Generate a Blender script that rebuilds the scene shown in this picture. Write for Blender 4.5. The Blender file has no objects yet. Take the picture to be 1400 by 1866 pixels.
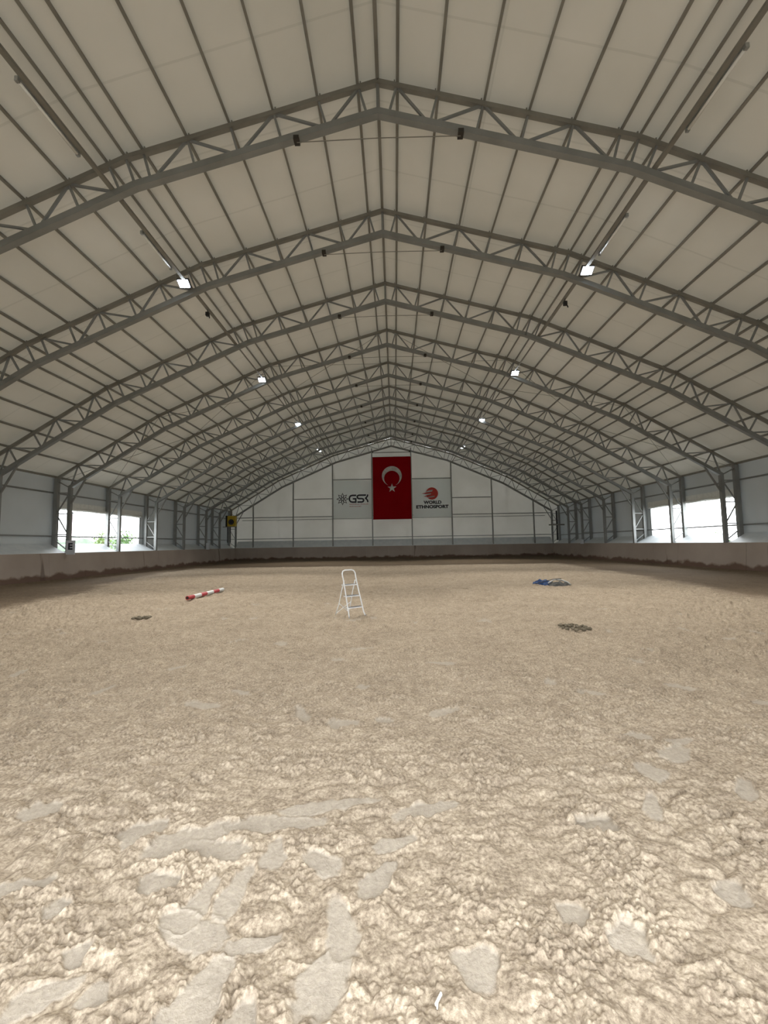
import bpy, math, random
import numpy as np
from mathutils import Vector, Matrix

random.seed(7)
SC = bpy.context.scene
COL = SC.collection
PI = math.pi

# ------------------------------------------------------------------ camera
FPX, PITCH, YAW, ROLL, EYE = 750.0, math.radians(4.47), math.radians(1.44), math.radians(.91), 1.65
R_ = Vector((math.cos(YAW), math.sin(YAW), 0))
F_ = Vector((-math.sin(YAW)*math.cos(PITCH), math.cos(YAW)*math.cos(PITCH), math.sin(PITCH)))
U_ = R_.cross(F_)
cr, sr = math.cos(ROLL), math.sin(ROLL)
RC, UC = cr*R_ - sr*U_, sr*R_ + cr*U_
cam_d = bpy.data.cameras.new('camera')
cam_d.sensor_fit = 'HORIZONTAL'; cam_d.sensor_width = 36.0
cam_d.lens = FPX/1400*36.0
cam_d.clip_start = .05; cam_d.clip_end = 600
cam = bpy.data.objects.new('camera', cam_d); COL.objects.link(cam)
M = Matrix((RC, UC, -F_)).transposed().to_4x4(); M.translation = Vector((0, 0, EYE))
cam.matrix_world = M
SC.camera = cam

# ------------------------------------------------------------------ exposure, world
SC.view_settings.view_transform = 'Standard'
SC.view_settings.look = 'None'
SC.view_settings.gamma = 1.0
SC.view_settings.use_curve_mapping = False
SC.view_settings.exposure = 0.0
SKY = 9.0                    # overcast daylight outside
LAMP_W = 3400.0               # spot power of each floodlight
w = bpy.data.worlds.new('overcast_sky'); SC.world = w; w.use_nodes = True
bg = w.node_tree.nodes['Background']
bg.inputs[0].default_value = (.93, .97, 1.0, 1); bg.inputs[1].default_value = SKY
cy = SC.cycles
cy.use_denoising = True
cy.max_bounces = 9; cy.diffuse_bounces = 7; cy.glossy_bounces = 3; cy.transmission_bounces = 3
cy.caustics_reflective = False; cy.caustics_refractive = False
cy.sample_clamp_indirect = 6.0

XR = -.24                    # the ridge line's x
Y0, Y1 = -1.2, 46.3          # front and back gable
DOOR = (-3.6, 3.4, 4.3)      # entrance behind the camera: x from, x to, height

def portal(name, loc, rot, sx, sy):
    l = bpy.data.lights.new(name, 'AREA'); l.shape = 'RECTANGLE'; l.size = sx; l.size_y = sy
    l.cycles.is_portal = True
    o = bpy.data.objects.new(name, l); COL.objects.link(o); o.location = loc; o.rotation_euler = rot
    return o
WIN = (22.28, 29.9, 1.52, 3.92)   # side openings: y from, y to, z from, z to
portal('daylight_portal_left', (-18.85, (WIN[0]+WIN[1])/2, (WIN[2]+WIN[3])/2), (0, -PI/2, 0), WIN[3]-WIN[2], WIN[1]-WIN[0])
portal('daylight_portal_right', (18.4, (WIN[0]+WIN[1])/2, (WIN[2]+WIN[3])/2), (0, PI/2, 0), WIN[3]-WIN[2], WIN[1]-WIN[0])
portal('daylight_portal_entrance', ((DOOR[0]+DOOR[1])/2, Y0-.05, DOOR[2]/2), (PI/2, 0, PI), DOOR[1]-DOOR[0], DOOR[2])

# ------------------------------------------------------------------ helpers
def tag(o, label=None, cat=None, group=None, kind=None):
    if label: o['label'] = label
    if cat: o['category'] = cat
    if group: o['group'] = group
    if kind: o['kind'] = kind
    return o

def empty(name, loc=(0, 0, 0), rz=0.0):
    o = bpy.data.objects.new(name, None); COL.objects.link(o)
    o.empty_display_size = .2; o.location = loc; o.rotation_euler = (0, 0, rz)
    return o

class MB:
    def __init__(s): s.v, s.f = [], []
    def add(s, v, f):
        n = len(s.v); s.v += [tuple(p) for p in v]; s.f += [tuple(i+n for i in q) for q in f]; return s
    def box(s, x0, x1, y0, y1, z0, z1):
        v = [(x, y, z) for x in (x0, x1) for y in (y0, y1) for z in (z0, z1)]
        return s.add(v, [(0, 1, 3, 2), (4, 6, 7, 5), (0, 4, 5, 1), (2, 3, 7, 6), (0, 2, 6, 4), (1, 5, 7, 3)])
    def beam(s, p, q, a, b, up=(0, 1, 0)):
        """box beam from p to q; a = size across along 'up' cross, b = size along 'up'"""
        p, q, up = Vector(p), Vector(q), Vector(up)
        d = (q-p).normalized()
        if abs(d.dot(up)) > .98: up = Vector((1, 0, 0)) if abs(d.x) < .9 else Vector((0, 0, 1))
        e1 = d.cross(up).normalized(); e2 = e1.cross(d).normalized()
        v = []
        for c in (p, q):
            for i, j in ((-1, -1), (1, -1), (1, 1), (-1, 1)):
                v.append(c + e1*(i*a/2) + e2*(j*b/2))
        return s.add(v, [(0, 1, 2, 3), (7, 6, 5, 4), (0, 4, 5, 1), (1, 5, 6, 2), (2, 6, 7, 3), (3, 7, 4, 0)])
    def tube(s, pts, r, n=8, closed=False):
        pts = [Vector(p) for p in pts]; m = len(pts)
        rs = r if isinstance(r, (list, tuple)) else [r]*m
        v, f = [], []; e1 = None
        for i, p in enumerate(pts):
            a = pts[(i-1) % m] if (i or closed) else p
            b = pts[(i+1) % m] if (i < m-1 or closed) else p
            d = (b-a).normalized()
            if e1 is None:
                e1 = d.cross(Vector((0, 0, 1)) if abs(d.z) < .9 else Vector((1, 0, 0))).normalized()
            e1 = (e1 - d*e1.dot(d)).normalized(); e2 = d.cross(e1)
            for k in range(n):
                t = 2*PI*k/n
                v.append(p + (e1*math.cos(t) + e2*math.sin(t))*rs[i])
        L = m if closed else m-1
        for i in range(L):
            for k in range(n):
                j = (i+1) % m
                f.append((i*n+k, i*n+(k+1) % n, j*n+(k+1) % n, j*n+k))
        if not closed:
            f.append(tuple(range(n-1, -1, -1))); f.append(tuple((m-1)*n+k for k in range(n)))
        return s.add(v, f)
    def poly(s, pts2, y0, y1):
        """prism: outline (x, z) extruded from y0 (front) to y1"""
        n = len(pts2)
        v = [(x, y0, z) for x, z in pts2] + [(x, y1, z) for x, z in pts2]
        f = [tuple(range(n)), tuple(range(2*n-1, n-1, -1))] + [(i, i+n, (i+1) % n+n, (i+1) % n) for i in range(n)]
        return s.add(v, f)
    def mesh(s, name, m=None, smooth=False, bevel=0):
        me = bpy.data.meshes.new(name); me.from_pydata(s.v, [], s.f); me.validate(); me.update()
        import bmesh
        bm = bmesh.new(); bm.from_mesh(me); bmesh.ops.recalc_face_normals(bm, faces=bm.faces)
        if bevel: bmesh.ops.bevel(bm, geom=bm.edges[:], offset=bevel, segments=2, affect='EDGES', profile=.6)
        bm.to_mesh(me); bm.free()
        if m: me.materials.append(m)
        if smooth:
            for p in me.polygons: p.use_smooth = True
        return me
    def build(s, name, m=None, parent=None, **k):
        o = bpy.data.objects.new(name, s.mesh(name, m, **k)); COL.objects.link(o)
        if parent: o.parent = parent
        return o

def inst(name, me, parent=None, loc=(0, 0, 0)):
    o = bpy.data.objects.new(name, me); COL.objects.link(o); o.parent = parent; o.location = loc
    return o

def kids(o): return [c for c in COL.objects if c.parent == o]
def copy_tree(o, parent=None, table=None):
    if table is None:
        table = {}
        for c in COL.objects:
            if c.parent: table.setdefault(c.parent.name, []).append(c)
    c = o.copy(); COL.objects.link(c); c.parent = parent
    for ch in table.get(o.name, []): copy_tree(ch, c, table)
    return c

# ------------------------------------------------------------------ materials
def mat(name, col, rough=.6, metal=0.0, spec=.5):
    m = bpy.data.materials.new(name); m.use_nodes = True
    b = m.node_tree.nodes['Principled BSDF']
    b.inputs['Base Color'].default_value = (*col, 1); b.inputs['Roughness'].default_value = rough
    b.inputs['Metallic'].default_value = metal; b.inputs['Specular IOR Level'].default_value = spec
    return m
def nd(m, t, **k):
    n = m.node_tree.nodes.new(t)
    for a, v in k.items(): setattr(n, a, v)
    return n
def lk(m, a, b): m.node_tree.links.new(a, b)
def bsdf(m): return m.node_tree.nodes['Principled BSDF']
def noise_mat(name, c1, c2, scale=3.0, rough=.7, metal=0.0, bump=0.0, bscale=None, detail=5, lo=.35, hi=.65, stretch=None):
    m = mat(name, c1, rough, metal)
    tc = nd(m, 'ShaderNodeTexCoord'); src = tc.outputs['Object']
    if stretch:
        mp = nd(m, 'ShaderNodeMapping'); mp.inputs['Scale'].default_value = stretch; lk(m, src, mp.inputs[0]); src = mp.outputs[0]
    n = nd(m, 'ShaderNodeTexNoise'); n.inputs['Scale'].default_value = scale; n.inputs['Detail'].default_value = detail
    lk(m, src, n.inputs['Vector'])
    r = nd(m, 'ShaderNodeValToRGB'); r.color_ramp.elements[0].position = lo; r.color_ramp.elements[1].position = hi
    r.color_ramp.elements[0].color = (*c1, 1); r.color_ramp.elements[1].color = (*c2, 1)
    lk(m, n.outputs[0], r.inputs[0]); lk(m, r.outputs[0], bsdf(m).inputs['Base Color'])
    if bump:
        n2 = nd(m, 'ShaderNodeTexNoise'); n2.inputs['Scale'].default_value = bscale or scale*4; n2.inputs['Detail'].default_value = 4
        lk(m, src, n2.inputs['Vector'])
        b = nd(m, 'ShaderNodeBump'); b.inputs['Strength'].default_value = .6; b.inputs['Distance'].default_value = bump
        lk(m, n2.outputs[0], b.inputs['Height']); lk(m, b.outputs[0], bsdf(m).inputs['Normal'])
    return m

STEEL = noise_mat('painted_grey_steel', (.235, .245, .24), (.29, .30, .295), 1.5, .5, .25)
STEEL_D = noise_mat('dark_grey_steel', (.21, .20, .175), (.26, .25, .22), 1.5, .6, 0)
GALV = noise_mat('galvanised_steel', (.36, .38, .38), (.5, .52, .52), 6, .35, .7)
DARK = mat('black_plastic', (.02, .02, .022), .5)
WHITE = mat('white_enamel', (.80, .82, .84), .35)
PLATE = mat('rusty_dark_plate', (.03, .025, .02), .6)

def membrane(name, col, seams, trans=.05):
    m = mat(name, col, .55, 0, .3)
    nt = m.node_tree; tc = nd(m, 'ShaderNodeTexCoord'); sx = nd(m, 'ShaderNodeSeparateXYZ'); lk(m, tc.outputs['Object'], sx.inputs[0])
    n = nd(m, 'ShaderNodeTexNoise'); n.inputs['Scale'].default_value = .35; n.inputs['Detail'].default_value = 6
    lk(m, tc.outputs['Object'], n.inputs['Vector'])
    r = nd(m, 'ShaderNodeValToRGB'); r.color_ramp.elements[0].position = .3; r.color_ramp.elements[1].position = .7
    r.color_ramp.elements[0].color = (col[0]*.86, col[1]*.86, col[2]*.84, 1); r.color_ramp.elements[1].color = (*col, 1)
    lk(m, n.outputs[0], r.inputs[0]); out = r.outputs[0]
    for axis, period, off, wd in seams:
        a = nd(m, 'ShaderNodeMath', operation='ADD'); lk(m, sx.outputs[axis], a.inputs[0]); a.inputs[1].default_value = -off
        p = nd(m, 'ShaderNodeMath', operation='PINGPONG'); lk(m, a.outputs[0], p.inputs[0]); p.inputs[1].default_value = period/2
        l = nd(m, 'ShaderNodeMath', operation='LESS_THAN'); lk(m, p.outputs[0], l.inputs[0]); l.inputs[1].default_value = wd/2
        mx = nd(m, 'ShaderNodeMix', data_type='RGBA', blend_type='MULTIPLY')
        mu = nd(m, 'ShaderNodeMath', operation='MULTIPLY'); lk(m, l.outputs[0], mu.inputs[0]); mu.inputs[1].default_value = .5
        lk(m, mu.outputs[0], mx.inputs[0]); lk(m, out, mx.inputs[6]); mx.inputs[7].default_value = (.8, .8, .78, 1); out = mx.outputs[2]
    lk(m, out, bsdf(m).inputs['Base Color'])
    if trans:
        t = nd(m, 'ShaderNodeBsdfTranslucent'); t.inputs[0].default_value = (.80, .83, .70, 1) if 'roof' in name else ((.90, .88, .84, 1) if 'end' in name else (.85, .88, .9, 1))
        ms = nd(m, 'ShaderNodeMixShader'); ms.inputs[0].default_value = trans
        lk(m, bsdf(m).outputs[0], ms.inputs[1]); lk(m, t.outputs[0], ms.inputs[2])
        lk(m, ms.outputs[0], nt.nodes['Material Output'].inputs['Surface'])
    return m
ROOF_M = membrane('roof_membrane', (.74, .70, .64), [(1, 2.06, 8.3, .05), (0, 40, 2.61, .04)], .009)
WALL_M = membrane('wall_membrane', (.66, .70, .72), [(1, 4.12, 1.5, .04)], .06)
END_M = membrane('end_wall_membrane', (.80, .80, .78), [], .115)
APRON_M = noise_mat('apron_sheet', (.60, .65, .68), (.68, .72, .74), 2.5, .5, bump=.01)
CURTAIN_M = noise_mat('curtain_sheet', (.70, .72, .70), (.78, .80, .78), 6, .6, bump=.02, bscale=3)

# ------------------------------------------------------------------ frame profile
BOT = [(0, 12.71), (6.28, 10.95), (12.44, 8.23), (17.63, 5.07)]      # lower chord, half
XO = 18.46                                                           # outer column
def offset(h, xe):
    out = []
    segs = []
    for (x0, z0), (x1, z1) in zip(BOT, BOT[1:]):
        L = math.hypot(x1-x0, z1-z0); n = ((z0-z1)/L, (x1-x0)/L)
        segs.append(((x0+n[0]*h, z0+n[1]*h), ((x1-x0)/L, (z1-z0)/L)))
    (px, pz), (dx, dz) = segs[0]; t = -px/dx; out.append((0, pz+dz*t))
    for (p, d), (q, e) in zip(segs, segs[1:]):
        det = d[0]*(-e[1]) + e[0]*d[1]
        t = ((q[0]-p[0])*(-e[1]) + e[0]*(q[1]-p[1]))/det
        out.append((p[0]+d[0]*t, p[1]+d[1]*t))
    (px, pz), (dx, dz) = segs[2]; t = (xe-px)/dx; out.append((xe, pz+dz*t))
    return out
HT = .83
TOP = offset(HT, XO)
def zat(poly, x):
    for (x0, z0), (x1, z1) in zip(poly, poly[1:]):
        if x <= x1 + 1e-6: return z0 + (z1-z0)*(x-x0)/(x1-x0)
    return poly[-1][1]
K1, K2 = TOP[1][0], TOP[2][0]
JX = [.49, 1.54, 2.70, 3.83, 4.95, 6.10, K1, 7.0, 8.05, 9.15, 10.25, 11.3, 12.3, K2, 13.4, 14.2, 15.15, 16.15, 17.25]
def joint(i):
    x = JX[i]; t = (x, zat(TOP, x))
    if x == K1: return t, BOT[1]
    if x == K2: return t, BOT[2]
    k = 0 if x < K1 else (1 if x < K2 else 2)
    (x0, z0), (x1, z1) = BOT[k], BOT[k+1]; L = math.hypot(x1-x0, z1-z0)
    n = ((z0-z1)/L, (x1-x0)/L); b = (t[0]-n[0]*HT, t[1]-n[1]*HT)
    b = (max(b[0], 0.02), b[1])
    return t, b
J = [joint(i) for i in range(len(JX))]
DIAG = [(0, 1), (2, 1), (2, 3), (4, 3), (4, 5), (8, 7), (8, 9), (10, 9), (10, 11), (12, 11), (14, 15), (16, 15), (16, 17), (18, 17)]
YF = [9.76 + 4.12*k for k in range(8)] + [41.59, 45.87]
ORD = ['first', 'second', 'third', 'fourth', 'fifth', 'sixth', 'seventh', 'eighth', 'ninth', 'tenth', 'eleventh', 'twelfth',
       'thirteenth', 'fourteenth', 'fifteenth', 'sixteenth', 'seventeenth', 'eighteenth', 'nineteenth', 'twentieth', 'twenty-first']

# ================================================================== SETTING
# ---- numpy noise
def hashf(ix, iy, seed):
    h = (ix.astype(np.int64)*374761393 + iy.astype(np.int64)*668265263 + seed*974634777) & 0xffffffff
    h = ((h ^ (h >> 13))*1274126177) & 0xffffffff
    h = (h ^ (h >> 16))
    return (h & 0xffff)/65535.0
def vnoise(x, y, s):
    ix, iy = np.floor(x), np.floor(y); fx, fy = x-ix, y-iy
    g = []
    for a in (0, 1):
        for b in (0, 1):
            t = hashf(ix+a, iy+b, s)*2*PI
            g.append(np.cos(t)*(fx-a) + np.sin(t)*(fy-b))
    u = fx*fx*fx*(fx*(fx*6-15)+10); v = fy*fy*fy*(fy*(fy*6-15)+10)
    return ((g[0]*(1-v)+g[1]*v)*(1-u) + (g[2]*(1-v)+g[3]*v)*u)*1.5
def worley(x, y, s):
    ix, iy = np.floor(x), np.floor(y); best = np.full(x.shape, 9.0); val = np.zeros(x.shape)
    for a in (-1, 0, 1):
        for b in (-1, 0, 1):
            px = ix+a+hashf(ix+a, iy+b, s); py = iy+b+hashf(ix+a, iy+b, s+5)
            d = (px-x)**2+(py-y)**2; m = d < best
            best = np.where(m, d, best); val = np.where(m, hashf(ix+a, iy+b, s+11), val)
    return np.sqrt(best), val

# ---- sand floor: rows closer together towards the camera
def sand_height(X, Y):
    fade = 1.0/(1.0+np.maximum(Y-10, 0)/60)
    h = .016*vnoise(X*.7, Y*.7, 1) + .010*vnoise(X*1.9+3, Y*1.9, 2)
    wx = X + .04*vnoise(X*6, Y*6, 20); wy = Y + .04*vnoise(X*6+9, Y*6, 21)
    a = vnoise(wx*5.2, wy*6.4, 3)
    mid = .019*(np.minimum(np.abs(a), .5)*2.4-.6) * (0.5+0.9*np.clip(vnoise(X*.9, Y*.9, 31)+.35, 0, 1))
    mid += .006*vnoise(wx*12, wy*13, 4)
    d, v = worley(wx*3.6, wy*4.0, 6)
    cup = np.clip(1-d/.36, 0, 1); cup = cup*cup*(3-2*cup)
    mid += np.where(v > .6, -.016*cup*(v+.1), 0) + np.where(v > .6, .005*np.exp(-((d-.42)/.09)**2), 0)
    d2, v2 = worley(wx*30, wy*30, 7)
    d3, v3 = worley(X*62, Y*62, 9)
    d4, v4 = worley(wx*15, wy*15, 10)
    clump = np.clip(vnoise(X*2.3, Y*2.3, 12)*1.4+.6, .08, 1.25)
    crumb = .011*(1-np.clip(d4*1.35, 0, 1)**2)*np.clip(v4*1.8-.8, 0, 1) + .010*(1-np.clip(d2*1.4, 0, 1)**2)*v2**1.5 + .006*(1-np.clip(d3*1.4, 0, 1)**2)*v3 + .004*vnoise(X*40, Y*40, 8)
    crumb += .009*(1-np.clip(worley(X*19+4, Y*19, 14)[0]*1.25, 0, 1)**2)
    crumb = crumb*clump*1.35 - .008
    comp = np.zeros(X.shape)
    base = h + mid
    def press(cx, cy_, ang, la, lb, depth):
        nonlocal base, crumb, comp
        mx, my = 1.8*la, 1.8*la
        sel = (np.abs(X-cx) < mx) & (np.abs(Y-cy_) < my)
        if not sel.any(): return
        x, y = X[sel]-cx, Y[sel]-cy_
        u = x*math.cos(ang)+y*math.sin(ang); q = -x*math.sin(ang)+y*math.cos(ang)
        q = q*(1+.22*np.sin(u/la*2.4))
        r = (np.abs(u/la)**2.6+np.abs(q/lb)**2.6)**(1/2.6) + .22*vnoise(x*13+cx*7, y*13, 77) + .10*vnoise(x*30+cx*7, y*30, 78)
        k = np.clip((1.10-r)/.22, 0, 1); k = k*k*(3-2*k)
        rim = np.exp(-((r-1.18)/.12)**2)
        tgt = -.35*depth - .002 + .006*vnoise(X[sel]*3, Y[sel]*3, 41) + .002*vnoise(X[sel]*30, Y[sel]*12, 42)
        base[sel] = base[sel]*(1-k) + tgt*k + rim*.005*(1-k)
        crumb[sel] *= (1-k*.93)
        comp[sel] = np.maximum(comp[sel], k)
    D = math.radians
    near = [(-.80, 2.10, 84, .165, .050, .012), (-.94, 2.03, 80, .14, .050, .016), (-.75, 1.62, 75, .17, .085, .004),
            (-.29, 1.72, 70, .17, .085, .004), (-.27, 1.93, 110, .16, .060, .008), (-1.18, 2.44, 25, .24, .10, .012),
            (-1.5, 2.50, 40, .13, .08, .010), (.30, 1.75, 40, .085, .075, .004), (.95, 1.87, 50, .08, .07, .004),
            (1.55, 2.10, 60, .08, .07, .004), (.76, 1.98, 20, .07, .06, .006), (-1.59, 2.0, 10, .05, .05, .03),
            (-1.33, 1.79, 60, .055, .05, .035), (-1.33, 1.63, 30, .12, .05, .010), (-1.15, 1.64, 90, .05, .05, .02),
            (-.72, 2.58, 5, .28, .07, .008), (-.45, 2.75, 12, .30, .06, .008), (-1.0, 2.36, 170, .17, .07, .01),
            (.17, 2.70, 20, .22, .06, .006), (1.82, 3.13, 0, .11, .10, .003), (-.57, 1.56, 90, .07, .05, .015),
            (-.11, 2.17, 60, .14, .06, .008), (-.62, 1.84, 10, .12, .035, .02), (-.85, 1.87, 95, .06, .07, .008),
            (-2.27, 2.7, 20, .12, .08, .008), (-.03, 2.42, 20, .12, .05, .01), (-.42, 2.28, 150, .12, .06, .012),
            (-1.9, 2.1, 15, .18, .05, .01), (-1.2, 2.15, 5, .10, .06, .02), (-.68, 2.33, 100, .10, .06, .01)]
    for cx, cy_, a, la, lb, dp in near: press(cx, cy_, D(a), la, lb, dp)
    rg = np.random.RandomState(11)
    for _ in range(70):
        yy = 1.3 + 11*rg.rand()**1.1; xx = (rg.rand()*2-1)*(yy*1.0+.3)
        if yy < 3 and abs(xx) < 2.4 and rg.rand() < .55: continue
        press(xx, yy, rg.rand()*PI, .08+.12*rg.rand(), .045+.04*rg.rand(), .004+.014*rg.rand())
    base = base + np.clip((Y-5)/6, 0, 1)*(.030*np.clip(vnoise(wx*3.1, wy*3.1, 61)*1.6-.1, -.3, 1) + .030*(np.minimum(np.abs(vnoise(wx*5.3, wy*4.1, 62)), .45)*2-.4))
    return base*fade + crumb*np.clip(1.6-Y/12, 0, 1), comp

def make_floor():
    ys = [-1.1, -.6, -.1, .3, .6, .85, 1.05, 1.2, 1.3]
    k = FPX*EYE; px = k/1.38
    while px > k/12.0:
        ys.append(k/px); px -= 1.35
    while ys[-1] < 45.0:
        ys.append(ys[-1] + min(.16, ys[-1]*.0048))
    ys.append(45.45); ys = np.array(ys)
    NU = 1000
    u = np.linspace(-1, 1, NU)
    rows = []
    for y in ys:
        wv = min(max(y, 1.0)*1.0+.25, 17.3)
        core = .93
        x = np.where(np.abs(u) <= core, u/core*wv, np.sign(u)*(wv + (17.6-wv)*((np.abs(u)-core)/(1-core))**1.5))
        rows.append(x)
    X = np.array(rows) + XR*np.minimum(1, np.maximum(0, (np.abs(u)-.0)))[None, :]*0
    X = np.clip(X, -17.78, 17.35)
    Y = np.repeat(ys[:, None], NU, 1)
    H, comp = sand_height(X, Y)
    # sand coloured darker and smoothed in a band round the lumpy middle
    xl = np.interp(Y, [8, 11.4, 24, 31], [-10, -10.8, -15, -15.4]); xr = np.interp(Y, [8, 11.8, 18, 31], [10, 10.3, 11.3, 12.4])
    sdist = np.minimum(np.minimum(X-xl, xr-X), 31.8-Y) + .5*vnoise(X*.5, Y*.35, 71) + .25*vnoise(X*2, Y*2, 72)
    dark_band = np.clip(.5-sdist/.9, 0, 1)*np.clip((Y-5)/5, 0, 1)
    H = H*(1-.75*dark_band)
    H += np.clip((Y-36)/10, 0, 1)*.10                       # sand ridden up towards the far boards
    edge = np.minimum(17.45-np.abs(X-XR), 45.5-Y); H += .12*np.exp(-np.clip(edge, 0, 9)/.35)
    ny, nx = X.shape
    co = np.stack([X, Y, H], -1).reshape(-1, 3).astype(np.float32)
    me = bpy.data.meshes.new('floor')
    me.vertices.add(ny*nx); me.vertices.foreach_set('co', co.ravel())
    i = (np.arange(ny-1)[:, None]*nx + np.arange(nx-1)[None, :]).ravel()
    q = np.stack([i, i+1, i+nx+1, i+nx], 1).astype(np.int32)
    me.loops.add(q.size); me.loops.foreach_set('vertex_index', q.ravel())
    me.polygons.add(len(q)); me.polygons.foreach_set('loop_start', np.arange(0, q.size, 4, dtype=np.int32))
    me.polygons.foreach_set('loop_total', np.full(len(q), 4, np.int32))
    me.update(calc_edges=True)
    a = me.attributes.new('compact', 'FLOAT', 'POINT'); a.data.foreach_set('value', comp.ravel().astype(np.float32))
    a = me.attributes.new('dark_band', 'FLOAT', 'POINT'); a.data.foreach_set('value', dark_band.ravel().astype(np.float32))
    m = mat('arena_sand', (.5, .42, .32), .95, 0, .15)
    tc = nd(m, 'ShaderNodeTexCoord')
    n1 = nd(m, 'ShaderNodeTexNoise'); n1.inputs['Scale'].default_value = 1.1; n1.inputs['Detail'].default_value = 6
    n2 = nd(m, 'ShaderNodeTexNoise'); n2.inputs['Scale'].default_value = 48; n2.inputs['Detail'].default_value = 5; n2.inputs['Roughness'].default_value = .65
    lk(m, tc.outputs['Object'], n1.inputs['Vector']); lk(m, tc.outputs['Object'], n2.inputs['Vector'])
    r1 = nd(m, 'ShaderNodeValToRGB'); r1.color_ramp.elements[0].position = .3; r1.color_ramp.elements[1].position = .7
    r1.color_ramp.elements[0].color = (.385, .332, .275, 1); r1.color_ramp.elements[1].color = (.455, .397, .332, 1)
    lk(m, n1.outputs[0], r1.inputs[0])
    r2 = nd(m, 'ShaderNodeValToRGB'); r2.color_ramp.elements[0].position = .32; r2.color_ramp.elements[1].position = .72
    r2.color_ramp.elements[0].color = (.48, .43, .38, 1); r2.color_ramp.elements[1].color = (1.32, 1.29, 1.20, 1)
    lk(m, n2.outputs[0], r2.inputs[0])
    n5 = nd(m, 'ShaderNodeTexNoise'); n5.inputs['Scale'].default_value = 6.5; n5.inputs['Detail'].default_value = 6; n5.inputs['Roughness'].default_value = .65; lk(m, tc.outputs['Object'], n5.inputs['Vector'])
    r5 = nd(m, 'ShaderNodeValToRGB'); r5.color_ramp.elements[0].position = .36; r5.color_ramp.elements[1].position = .62
    r5.color_ramp.elements[0].color = (.83, .81, .79, 1); r5.color_ramp.elements[1].color = (1.08, 1.075, 1.06, 1); lk(m, n5.outputs[0], r5.inputs[0])
    m5 = nd(m, 'ShaderNodeMix', data_type='RGBA', blend_type='MULTIPLY'); m5.inputs[0].default_value = 1; lk(m, r1.outputs[0], m5.inputs[6]); lk(m, r5.outputs[0], m5.inputs[7])
    at = nd(m, 'ShaderNodeAttribute', attribute_name='compact')
    inv = nd(m, 'ShaderNodeMath', operation='MULTIPLY_ADD'); lk(m, at.outputs['Fac'], inv.inputs[0]); inv.inputs[1].default_value = -.4; inv.inputs[2].default_value = 1
    mx = nd(m, 'ShaderNodeMix', data_type='RGBA', blend_type='MULTIPLY')
    lk(m, inv.outputs[0], mx.inputs[0]); lk(m, m5.outputs[2], mx.inputs[6]); lk(m, r2.outputs[0], mx.inputs[7])
    m2 = nd(m, 'ShaderNodeMix', data_type='RGBA'); mu = nd(m, 'ShaderNodeMath', operation='MULTIPLY'); lk(m, at.outputs['Fac'], mu.inputs[0]); mu.inputs[1].default_value = .5
    lk(m, mu.outputs[0], m2.inputs[0]); lk(m, mx.outputs[2], m2.inputs[6]); m2.inputs[7].default_value = (.40, .36, .305, 1)
    ad = nd(m, 'ShaderNodeAttribute', attribute_name='dark_band'); md = nd(m, 'ShaderNodeMath', operation='MULTIPLY'); lk(m, ad.outputs['Fac'], md.inputs[0]); md.inputs[1].default_value = .9
    m4 = nd(m, 'ShaderNodeMix', data_type='RGBA', blend_type='MULTIPLY'); lk(m, md.outputs[0], m4.inputs[0]); lk(m, m2.outputs[2], m4.inputs[6]); m4.inputs[7].default_value = (.38, .34, .30, 1)  # darkens the sand colour within the outer band
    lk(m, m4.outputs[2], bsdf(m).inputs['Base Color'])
    bp = nd(m, 'ShaderNodeBump'); bp.inputs['Strength'].default_value = .55; bp.inputs['Distance'].default_value = .014
    lk(m, n2.outputs[0], bp.inputs['Height']); lk(m, bp.outputs[0], bsdf(m).inputs['Normal'])
    me.materials.append(m)
    for p in (): pass
    o = bpy.data.objects.new('floor', me); COL.objects.link(o); tag(o, kind='structure')
make_floor()

# ---- roof membrane
def make_ceiling():
    prof = offset(HT+.17, 18.62)
    pts = []
    for (x0, z0), (x1, z1) in zip(prof, prof[1:]):
        n = int(math.hypot(x1-x0, z1-z0)/.28)
        for i in range(n): pts.append((x0+(x1-x0)*i/n, z0+(z1-z0)*i/n))
    pts.append(prof[-1])
    full = [(-x, z) for x, z in reversed(pts[1:])] + pts
    px = np.array([p[0] for p in full]); pz = np.array([p[1] for p in full])
    ys = np.arange(Y0, Y1+.01, .3); ys[-1] = Y1
    fr = np.array([-2.6, 1.52, 5.64]+YF)
    X = np.repeat(px[None, :], len(ys), 0)+XR; Y = np.repeat(ys[:, None], len(px), 1); Z = np.repeat(pz[None, :], len(ys), 0)
    dist = np.min(np.abs(ys[:, None]-fr[None, :]), 1); puff = np.clip(dist/2.0, 0, 1)**.6*.05
    Z = Z + puff[:, None] + .014*vnoise(X*.9, Y*.5, 51) + .008*vnoise(X*2.1, Y*1.3, 52)
    ny, nx = X.shape
    v = np.stack([X, Y, Z], -1).reshape(-1, 3).tolist()
    f = [(j*nx+i, j*nx+i+1, (j+1)*nx+i+1, (j+1)*nx+i) for j in range(ny-1) for i in range(nx-1)]
    me = bpy.data.meshes.new('ceiling'); me.from_pydata(v, [], f); me.materials.append(ROOF_M)
    for p in me.polygons: p.use_smooth = True
    o = bpy.data.objects.new('ceiling', me); COL.objects.link(o); tag(o, kind='structure')
make_ceiling()
CE = offset(HT+.17, 18.62)

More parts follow.
